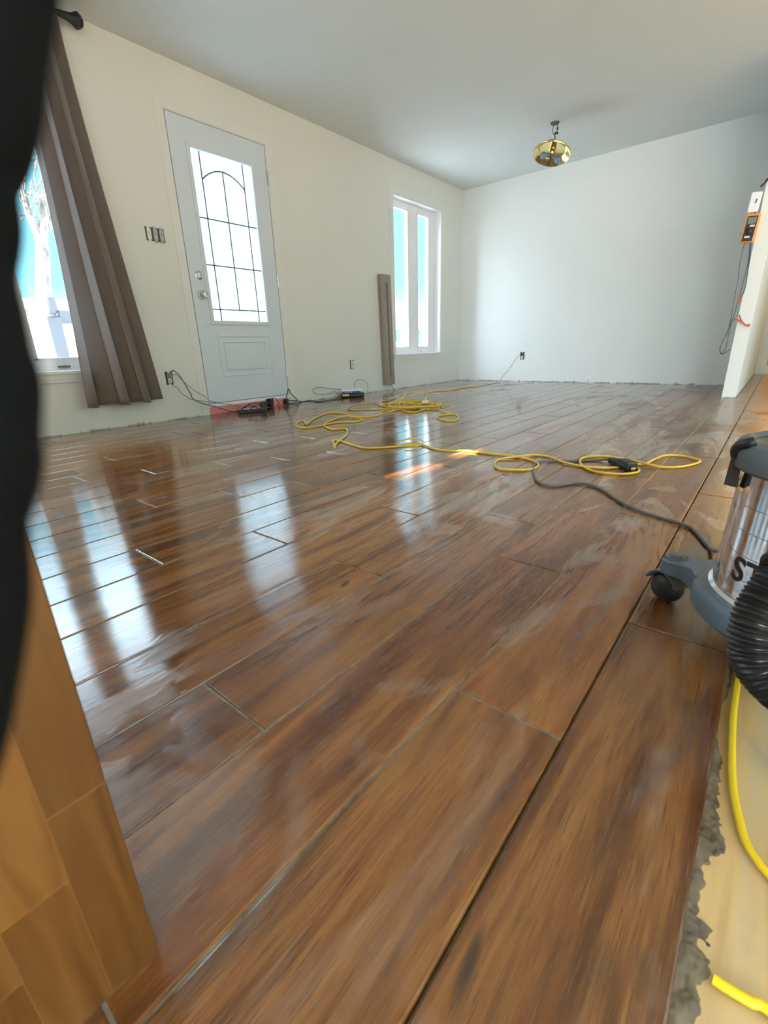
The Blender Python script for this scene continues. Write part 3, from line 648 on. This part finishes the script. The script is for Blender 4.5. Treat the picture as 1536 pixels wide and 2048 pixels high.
to('cable', [Vector((.155, 3.765, .07)) + RR @ Vector((-.10, .05, 0)), *xp([(680, 779, .06), (660, 777, .06), (640, 775, .05), (628, 778, .05), (627, 785, .05), (640, 789, .05), (660, 787, .06), (668, 783, .08), (679, 790, .09)])], .003, M['wire'], rt)
to('cable', [Vector((.155, 3.765, .07)) + RR @ Vector((.08, .06, 0)), *xp([(709, 775, .03), (711, 763, .02), (722, 759, .015), (733, 764, .015), (736, 775, .015), (735, 785, .02)])], .002, M['wire'], rt)
fc = thing('appliance_cord', 'thin dark cord dropping from the outlet to the floor along the far wall', 'cord', (.97, D, .33))
bm = bmesh.new(); B(bm, .955, .988, D-.030, D-.009, .338, .372); obj('plug', bm, M['black'], fc, bevel=.004)
to('wire', [(.965, D-.03, .35), *[ony(a, b, D-.03) for a, b in ((1033, 716), (1025, 728), (1015, 742), (1006, 752))], *fp([(995, 765), (968, 770)])], .003, M['wire'], fc)

# ------------------------------------------------------------------ yellow extension cords
def C1(pts): return [(960+a/3.072, 860+b/3.072, *r) for a, b, *r in pts]
def C2(pts): return [(500+a/3.339, 720+b/3.339, *r) for a, b, *r in pts]
RY = .0048
xc = thing('extension_cord', 'yellow extension cord looping across the wet floor to a black connector', 'extension cord', (3.3, 2.03, 0))
near = C1([(935, 238, .02), (965, 235), (978, 245), (958, 262), (860, 270), (720, 258), (640, 228), (614, 195), (640, 168), (750, 160), (880, 176), (1000, 202, .012), (1120, 228), (1240, 225), (1335, 203), (1345, 185), (1250, 160), (1150, 155), (1080, 176), (1020, 205, .006), (940, 212), (900, 222), (830, 231), (700, 230), (600, 218), (500, 192, .008), (430, 165), (340, 152), (250, 160, .012), (120, 180), (90, 210), (120, 238), (230, 245), (320, 240), (358, 214), (320, 186), (240, 166, .006), (150, 154), (0, 138)])
mid = C2([(1440, 605), (1340, 606), (1240, 594), (1150, 566), (1060, 566), (990, 577), (800, 588), (720, 577), (600, 540), (556, 536), (562, 560), (566, 590), (575, 560), (610, 528), (645, 500), (650, 472), (630, 458), (550, 463), (495, 433), (560, 396), (640, 374, .012), (730, 386), (747, 400), (700, 412), (560, 420), (440, 445), (340, 452), (308, 435), (322, 412), (362, 408), (376, 425, .012), (430, 390), (520, 356), (600, 354), (700, 372), (760, 378), (850, 370), (930, 345), (985, 328)])
to('cord', fp(near + mid, .0056), RY, M['yellow'], xc, 8, 6)
to('cord', fp(C2([(985, 575), (1000, 545), (1060, 528), (1130, 530), (1156, 550), (1120, 572), (1030, 575)]), .012), RY*.8, M['yellow'], xc, 8, 6)
pa, pb = onz(1218, 919, .014), onz(1266, 935, .018); dv = (pb-pa); an = math.atan2(dv.y, dv.x)
RC = Matrix.Rotation(an, 3, 'Z'); L_ = dv.length
bm = bmesh.new(); OB(bm, pa + dv*.74 + Vector((0, 0, .004)), (L_*.50, .046, .034), RC); OB(bm, pa+dv*.74+Vector((0, 0, .004)), (L_*.36, .056, .020), RC)
OB(bm, pa + dv*.30, (L_*.40, .030, .026), RC)
obj('connector', bm, M['black'], xc, bevel=.006)
bm = bmesh.new()
for k in range(5): OB(bm, pa + dv*(.08+.05*k), (.006, .022+.002*k, .022), RC)
obj('strain_relief', bm, M['dgrey'], xc)
pile = thing('extension_cord', 'tangled pile of yellow extension cord on the floor beyond the window reflection', 'extension cord', tuple(onz(830, 808, 0)))
loops = []
random.seed(11)
path = C2([(985, 328)])
for k in range(7):
    cx, cy = 1090+random.uniform(-25, 70), 297+random.uniform(-6, 6)
    if k == 2: cx = 1030
    rx, ry = random.choice((230, 190, 150, 120, 240, 170)) + random.uniform(-15, 15), random.uniform(15, 28)
    if k in (1, 4): cx += 30
    for t in range(10):
        a = PI/2 + 2*PI*t/10
        path.append((500+(cx+rx*math.cos(a))/3.339, 720+(cy+ry*math.sin(a))/3.339, .006+.006*(k % 4)+.006*random.random()))
path += C2([(980, 325), (800, 330), (665, 330), (660, 316), (700, 298), (800, 289), (850, 292), (870, 305), (960, 322), (1080, 318), (1200, 305), (1270, 300)])
to('cord', fp(path), RY, M['yellow'], pile, 8, 6)
to('cord', [onz(500+a/3.339, 720+b/3.339, z) for a, b, z in ((880, 275, .005), (930, 262, .02), (1000, 240, .03), (1060, 228, .06), (1120, 205, .09), (1160, 205, .09), (1182, 232, .06), (1172, 268, .03), (1200, 290, .02), (1260, 296, .02), (1330, 298, .01))], RY, M['yellow'], pile, 8, 6)
to('cord', [onz(500+a/3.339, 720+b/3.339, z) for a, b, z in ((990, 300, .03), (1005, 270, .06), (1025, 240, .08), (1042, 215, .10))], RY, M['yellow'], pile, 8, 6)
to('cord', [onz(500+a/3.339, 720+b/3.339, z) for a, b, z in ((1042, 215, .10), (1035, 250, .06), (1050, 280, .03), (1100, 300, .02))], RY, M['yellow'], pile, 8, 6)
to('cord', fp(C2([(1165, 288, .02), (1205, 288, .02), (1228, 318), (1260, 332), (1310, 350), (1345, 362), (1370, 362), (1391, 380), (1375, 402), (1320, 404), (1262, 392), (1250, 380), (1300, 366), (1385, 360)]), .006), RY*.9, M['yellow'], pile, 8, 6)
to('cord', fp(C2([(1170, 225, .01), (1220, 210), (1300, 206), (1380, 192), (1460, 180), (1530, 174), (1562, 168)]), .006), RY, M['yellow'], pile, 8, 6)
to('cord', fp(C2([(930, 348), (1000, 330), (1060, 348), (1120, 345), (1170, 330), (1240, 328)]), .006), RY, M['yellow'], pile, 8, 6)
bm = bmesh.new(); c = onz(500+1170/3.339, 720+285/3.339, .02); OB(bm, (c.x, c.y, .022), (.06, .035, .03), Matrix.Rotation(.8, 3, 'Z')); obj('plug', bm, mat('clear_plug', (.7, .68, .6), .3), pile, bevel=.006)
# bright yellow cord on the subfloor
yc = thing('extension_cord', 'bright yellow cord curving over the bare plywood beside the last plank row', 'extension cord', (3.75, .6, -.012))
to('cord', [(3.745, .95, -.004), *fp([(1480, 1325), (1476, 1360), (1467, 1430), (1464, 1500), (1465, 1560), (1472, 1610), (1490, 1680), (1515, 1722), (1540, 1752)], -.0065), (3.83, .43, -.0065), (3.86, .38, -.0065), (3.83, .335, -.0065), *fp([(1536, 2020), (1500, 2003), (1455, 1977), (1425, 1957)], -.0065)], .0042, M['yellow2'], yc, 10, 8)

# ------------------------------------------------------------------ wet/dry vacuum
VX, VY = 3.81, .90
va = thing('shop_vacuum', 'stainless steel shop vacuum on a grey caster base at the right edge', 'vacuum cleaner', (VX, VY, 0))
def ang(deg, r, z=0): a = math.radians(deg); return Vector((VX+r*math.cos(a), VY+r*math.sin(a), z))
tank = lo('tank', [(.001, .098), (.128, .098), (.136, .102), (.1365, .110), (.131, .114), (.1315, .122), (.130, .15), (.1275, .25), (.1245, .318), (.001, .318)], (VX, VY, 0), M['steel'], va, 96)
lo('lid', [(.001, .306), (.134, .306), (.141, .311), (.142, .335), (.137, .346), (.124, .350), (.120, .343), (.105, .341), (.085, .352), (.079, .372), (.001, .374)], (VX, VY, 0), M['dgrey'], va, 96)
hd = lo('motor_head', [(.075, .360), (.074, .43), (.066, .455), (.040, .470), (.001, .472)], (VX+.01, VY+.01, 0), M['grey'], va, 48)
base = lo('base_ring', [(.120, .104), (.139, .106), (.150, .103), (.155, .096), (.156, .070), (.150, .064), (.130, .064), (.128, .098)], (VX, VY, 0), M['grey'], va, 96)
for dg in (160, 302, 20, 90):
    bm = bmesh.new(); a = math.radians(dg); d = Vector((math.cos(a), math.sin(a), 0)); s = Vector((-d.y, d.x, 0))
    secs = []
    for r, w, z0, z1 in ((.140, .062, .064, .104), (.160, .036, .066, .103), (.180, .024, .066, .100), (.200, .024, .066, .098), (.216, .022, .066, .096), (.226, .012, .070, .094)):
        secs.append([bm.verts.new(Vector((VX, VY, 0)) + d*r + s*w*k + Vector((0, 0, z))) for k, z in ((-1, z0), (1, z0), (1, z1), (-1, z1))])
    for p, q_ in zip(secs, secs[1:]):
        for k in range(4): bm.faces.new((p[k], p[(k+1) % 4], q_[(k+1) % 4], q_[k]))
    bm.faces.new(secs[0]); bm.faces.new(secs[-1])
    arm = obj('caster_arm', bm, M['grey'], va, bevel=.004)
    c = ang(dg, .205)
    lo('caster_socket', [(.001, .106), (.010, .106), (.013, .100), (.019, .101), (.021, .095)], c, M['dgrey'], arm, 24)
    ws = s if dg != 160 else Vector((.55, .835, 0)).normalized()
    ca = bpy.data.objects.new('tmp', None)
    bpy.data.objects.remove(ca)
    rot = ws.to_track_quat('Z', 'Y').to_matrix(); wc = c + Vector((-.006, .008, .031)) if dg == 160 else c + Vector((0, 0, .031))
    wheel = lo('caster_wheel', [(.001, -.022), (.012, -.022), (.024, -.017), (.030, -.008), (.031, 0), (.030, .008), (.024, .017), (.012, .022), (.001, .022)], wc, M['rubber'], va, 32, rot=rot)
    bm = bmesh.new()
    for k in range(13):
        a0 = PI*(k/12) ; 
    R3 = rot; prof = []
    rings = []
    for k in range(14):
        t = math.radians(20+k*11)
        rad = .036
        vdir = Vector((0, 0, 1))*math.sin(t) + ws.cross(Vector((0, 0, 1)))*math.cos(t)
        rings.append([bm.verts.new(wc + vdir*rr + ws*h_) for rr, h_ in ((rad, -.023), (rad+.002, 0), (rad, .023), (rad-.0035, .022), (rad-.0025, 0), (rad-.0035, -.022))])
    for p, q_ in zip(rings, rings[1:]):
        for k in range(6): bm.faces.new((p[k], p[(k+1) % 6], q_[(k+1) % 6], q_[k]))
    bm.faces.new(rings[0]); bm.faces.new(rings[-1]); obj('wheel_hood', bm, M['dgrey'], wheel, True)
# latch handle
lt = bmesh.new()
rot = Matrix.Rotation(math.radians(0), 3, 'Z')
pts = [(1449, 972), (1474, 976), (1490, 908), (1468, 905)]
A = [ony(1447, 969, .86), ony(1475, 976, .86), ony(1487, 905, .86), ony(1469, 892, .86)]
dd = Vector((-.03, 1, 0))*.014
v1 = [lt.verts.new(p) for p in A]; v2 = [lt.verts.new(p+dd) for p in A]
lt.faces.new(v1); lt.faces.new(v2)
for i in range(4): lt.faces.new((v1[i], v1[(i+1) % 4], v2[(i+1) % 4], v2[i]))
tube(lt, [ony(1474, 912, .862), ony(1474, 899, .858), ony(1484, 889, .85), ony(1498, 887, .84), ony(1511, 883, .84)], .0082, 12, 6)
obj('carry_handle', lt, M['black'], va, bevel=.002)
def on_tank(deg, z, r=.1296): return ang(deg, r, z)
cu_ = bpy.data.curves.new('lettering', 'FONT'); cu_.body = 'ST'; cu_.size = .052; cu_.extrude = 0; cu_.align_x = 'LEFT'; cu_.resolution_u = 6; cu_.offset = .0012; cu_.space_character = 1.0
to_ = bpy.data.objects.new('tmp_text', cu_); COL.objects.link(to_); bpy.context.view_layer.update()
dg_ = bpy.context.evaluated_depsgraph_get(); me = bpy.data.meshes.new_from_object(to_.evaluated_get(dg_)); bpy.data.objects.remove(to_)
bmt = bmesh.new(); bmt.from_mesh(me); bmesh.ops.subdivide_edges(bmt, edges=bmt.edges[:], cuts=2)
for v in bmt.verts:
    u, w = v.co.x, v.co.y
    zz = .146 + w; rr = .1301 - (zz-.15)*.026
    v.co = ang(-145.5 + math.degrees(u/.130), rr+.0004, zz)
obj('lettering', bmt, M['text'], va)
bm = bmesh.new()
for z in (.150, .186, .222, .258):
    rr = .1302-(z-.15)*.026; tube(bm, [ang(a, rr-.0002, z) for a in range(-150, -59, 5)], .0005, 6, 1, smooth=False)
obj('embossed_ring', bm, M['dgrey'], va)
to('power_cord', [ang(172, .10, .31), ang(168, .15, .27), ang(160, .165, .12), *fp([(1432, 1103, .03), (1421, 1097, .006), (1410, 1085), (1390, 1062), (1370, 1050), (1320, 1035), (1270, 1018), (1240, 1003), (1210, 983), (1185, 971), (1150, 966), (1110, 971), (1086, 969), (1070, 956), (1068, 938), (1074, 925), (1100, 922), (1150, 921), (1195, 920), (1219, 919, .014)], .0052)][3:], .0045, mat('grey_cord', (.075, .08, .085), .4), va, 8, 8)
# hose
hp = [(3.875, .80, .25), (3.90, .72, .252), (3.86, .64, .25), onz(1600, 1125, .238), onz(1568, 1157, .222), onz(1534, 1200, .197), onz(1511, 1245, .172), onz(1505, 1292, .145), onz(1518, 1336, .122), onz(1563, 1384, .10), onz(1630, 1440, .075), (3.86, .50, .05), (3.95, .47, .035), (4.1, .6, .03)]
P_ = spline(hp, 60); Q_ = [P_[0]]; acc = 0.0; DS = .0012
for a, b in zip(P_, P_[1:]):
    seg_ = (b-a).length; t0 = DS - acc
    while t0 <= seg_: Q_.append(a.lerp(b, t0/seg_)); t0 += DS
    acc = (acc + seg_) % DS
bm = bmesh.new(); tube(bm, Q_, .0250, 24, 1, smooth=False, ridges=lambda i: 1.0+.055*math.sin(2*PI*i/4.4))
obj('hose', bm, mat('hose_plastic', (.012, .012, .013), .28), va, True)

# ------------------------------------------------------------------ near-left foreground
pp = tag(box('pine_panel', (3.325, 3.370, -1.3, .0610, -.0115, 1.15), M['pine'], None, .0012), 'varnished orange pine panel edge standing upright at the left foreground', 'wood panel')
bm = bmesh.new()
cont = [(115, -120), (104, -40), (92, 40), (82, 150), (64, 235), (36, 290), (28, 340), (36, 420), (24, 500), (28, 560), (42, 620), (58, 700), (76, 760), (74, 850), (78, 920), (60, 985), (46, 1030), (50, 1120), (52, 1200), (40, 1300), (22, 1400), (2, 1500), (-30, 1600), (-70, 1700), (-130, 1850)]
pts = []
for i, (a, b) in enumerate(cont):
    d = ray(a, b); pts.append(CAM + d*.042 - RIGHT*.0075)
tube(bm, pts, .0065, 24, 8)
bk = obj('black_shape', bm, M['blackc'], None, True); tag(bk, 'out of focus black shape running down the left side of the photo', 'cloth')  # unidentified dark thing close to the lens, built as a plain tube

# ------------------------------------------------------------------ beyond the hallway
struct(box('trim_8', (3.52, 4.4, 8.32, 8.40, 0, .10), mat('pale_sill', (.75, .72, .60), .5)))
struct(box('trim_7', (3.52, 3.575, 8.28, 8.42, 0, 2.05), M['trimw']))
struct(box('floor_back_room', (3.4, 4.75, 8.42, 10.9, -.01, .09), mat('brown_floor', (.30, .19, .11), .6)))
bo = thing('boot', 'dark boot with a red top standing in the room past the hallway', 'boot', (3.72, 9.0, .09))
bm = bmesh.new(); tube(bm, [(3.70, 9.0, .10), (3.71, 9.02, .20), (3.74, 9.04, .36)], lambda t: .055+.02*t, 12, 5); tube(bm, [(3.66, 8.93, .125), (3.70, 9.0, .125), (3.73, 9.05, .13)], .04, 12, 5); obj('upper', bm, M['black'], bo, True)
bm = bmesh.new(); tube(bm, [(3.74, 9.04, .34), (3.75, 9.05, .44)], .08, 12, 3); obj('cuff', bm, mat('dark_red', (.25, .02, .03), .7), bo, True)
hl = thing('hall_lamp', 'warm globe lamp on the hallway ceiling', 'ceiling light', (4.1, 7.4, H))
lo('globe', [(.001, -.13), (.06, -.12), (.085, -.08), (.07, -.03), (.05, 0)], (4.1, 7.4, H), mat('warm_globe', (1, .9, .6), .3, 0, **{'Emission Color': (1, .72, .30, 1), 'Emission Strength': 6.0}), hl, 24)
def lamp(loc, e_, col, r):
    l = bpy.data.lights.new('bulb_light', 'POINT'); l.energy = e_; l.color = col; l.shadow_soft_size = r; o = bpy.data.objects.new('bulb_light', l); COL.objects.link(o); o.location = loc; return o
lamp((4.1, 7.4, H-.2), 14, (1, .82, .42), .08)
lamp((4.0, 9.8, 2.1), 45, (1, .78, .40), .08)

# ------------------------------------------------------------------ outdoors
bm = bmesh.new(); NX = 26; NY = 44; g_ = []
for i in range(NX+1):
    x = -.17 - 45*(i/NX)**1.6; row = []
    for j in range(NY+1):
        y = -30 + 100*j/NY
        z = -.35
        if x < -3: z += (1.55 + .25*mnoise.noise((x*.2, y*.2, 0)))*min(1, (-x-3)/4.0) * (1.0 if y < 11 else max(.35, 1-(y-11)/8))
        row.append(bm.verts.new((x, y, z)))
    g_.append(row)
for i in range(NX):
    for j in range(NY): bm.faces.new((g_[i][j], g_[i+1][j], g_[i+1][j+1], g_[i][j+1]))
sg = obj('ground', bm, M['snow'], None, True); struct(sg)
# porch newel and rail
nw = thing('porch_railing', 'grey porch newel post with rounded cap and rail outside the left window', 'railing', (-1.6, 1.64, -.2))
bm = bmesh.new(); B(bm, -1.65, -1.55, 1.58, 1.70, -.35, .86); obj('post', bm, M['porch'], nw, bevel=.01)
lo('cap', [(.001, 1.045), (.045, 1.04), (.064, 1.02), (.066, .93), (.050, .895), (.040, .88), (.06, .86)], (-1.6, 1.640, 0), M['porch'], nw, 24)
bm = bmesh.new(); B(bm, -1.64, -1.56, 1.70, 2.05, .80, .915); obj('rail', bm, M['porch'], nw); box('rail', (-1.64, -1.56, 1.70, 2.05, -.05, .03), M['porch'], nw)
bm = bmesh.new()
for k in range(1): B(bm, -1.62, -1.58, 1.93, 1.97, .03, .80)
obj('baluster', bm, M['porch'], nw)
# tree
tr_ = thing('tree', 'bare forked tree standing in the snow outside the left window', 'tree', (-10, 4.3, .9))
bm = bmesh.new()
def xo(px, py, x=-10.0): return onx(px, py, x)
tube(bm, [xo(90, 640), xo(87, 590), xo(86, 520), xo(84, 490)], lambda t: .17-.04*t, 10, 4)
tube(bm, [xo(85, 495), xo(80, 480), xo(70, 455), xo(57, 425), xo(45, 380)], lambda t: .12-.06*t, 8, 4)
tube(bm, [xo(84, 495), xo(86, 465), xo(88, 430), xo(90, 390), xo(94, 350), xo(92, 300)], lambda t: .12-.07*t, 8, 4)
tube(bm, [xo(86, 470), xo(94, 452), xo(110, 425), xo(130, 380)], lambda t: .07-.04*t, 8, 4)
obj('trunk', bm, M['bark'], tr_, True)
bm = bmesh.new(); random.seed(5)
for k in range(60):
    px, py = random.uniform(40, 130), random.uniform(250, 460); dx, dy = random.uniform(-22, 22), random.uniform(-60, -20)
    tube(bm, [xo(px, py), xo(px+dx*.5, py+dy*.5, -10+random.uniform(-.4, .4)), xo(px+dx, py+dy, -10+random.uniform(-.8, .8))], .018, 5, 3)
obj('branches', bm, M['bark'], tr_, True)
def house(name, label, x, y0, y1, zb, zw, zr, wm, win):
    r = thing(name, label, 'house', (x-3, (y0+y1)/2, zb))
    box('walls', (x-6, x, y0, y1, zb, zw), wm, r)
    bm = bmesh.new(); o_ = .4
    a = [bm.verts.new(p) for p in ((x+o_, y0-o_, zw), (x+o_, y1+o_, zw), (x-3, y1+o_, zr), (x-3, y0-o_, zr), (x-6-o_, y0-o_, zw), (x-6-o_, y1+o_, zw))]
    bm.faces.new((a[0], a[1], a[2], a[3])); bm.faces.new((a[3], a[2], a[5], a[4])); bm.faces.new((a[0], a[3], a[4])); bm.faces.new((a[1], a[2], a[5])); bm.faces.new((a[0], a[1], a[5], a[4]))
    obj('roof', bm, M['roof'], r)
    for (wy, wz, ww, wh) in win:
        f = box('window', (x, x+.03, wy, wy+ww, wz, wz+wh), M['white'], r); box('pane', (x+.03, x+.035, wy+.08, wy+ww-.08, wz+.08, wz+wh-.08), mat('dark_pane', (.08, .1, .12), .1), f)
house('neighbour_house', 'tan sided house across the street seen through the far window', -18.0, 26, 34, -.4, 2.5, 3.9, M['siding'], [(27.5, .6, 1.1, 1.2), (30.2, .6, 1.1, 1.2)])
house('neighbour_house', 'low brick house behind the snow bank outside the left window', -20.0, 3.0, 11.0, .9, 2.35, 3.1, M['brick'], [(5.0, 1.3, .9, .7)])
for i, (z, lb) in enumerate(((7.4, 'highest dark power line crossing the sky behind both windows'), (6.1, 'middle power line crossing the sky behind both windows'), (4.7, 'lowest power line crossing the sky behind both windows'))):
    pw = to('power_line', [(-13.5, -20, z+.7), (-13.5, 5, z-.4), (-13.5, 30, z+.4), (-13.5, 50, z+1.0)], .022, M['dwire'], None, 6, 12)
    tag(pw, lb, 'power line')
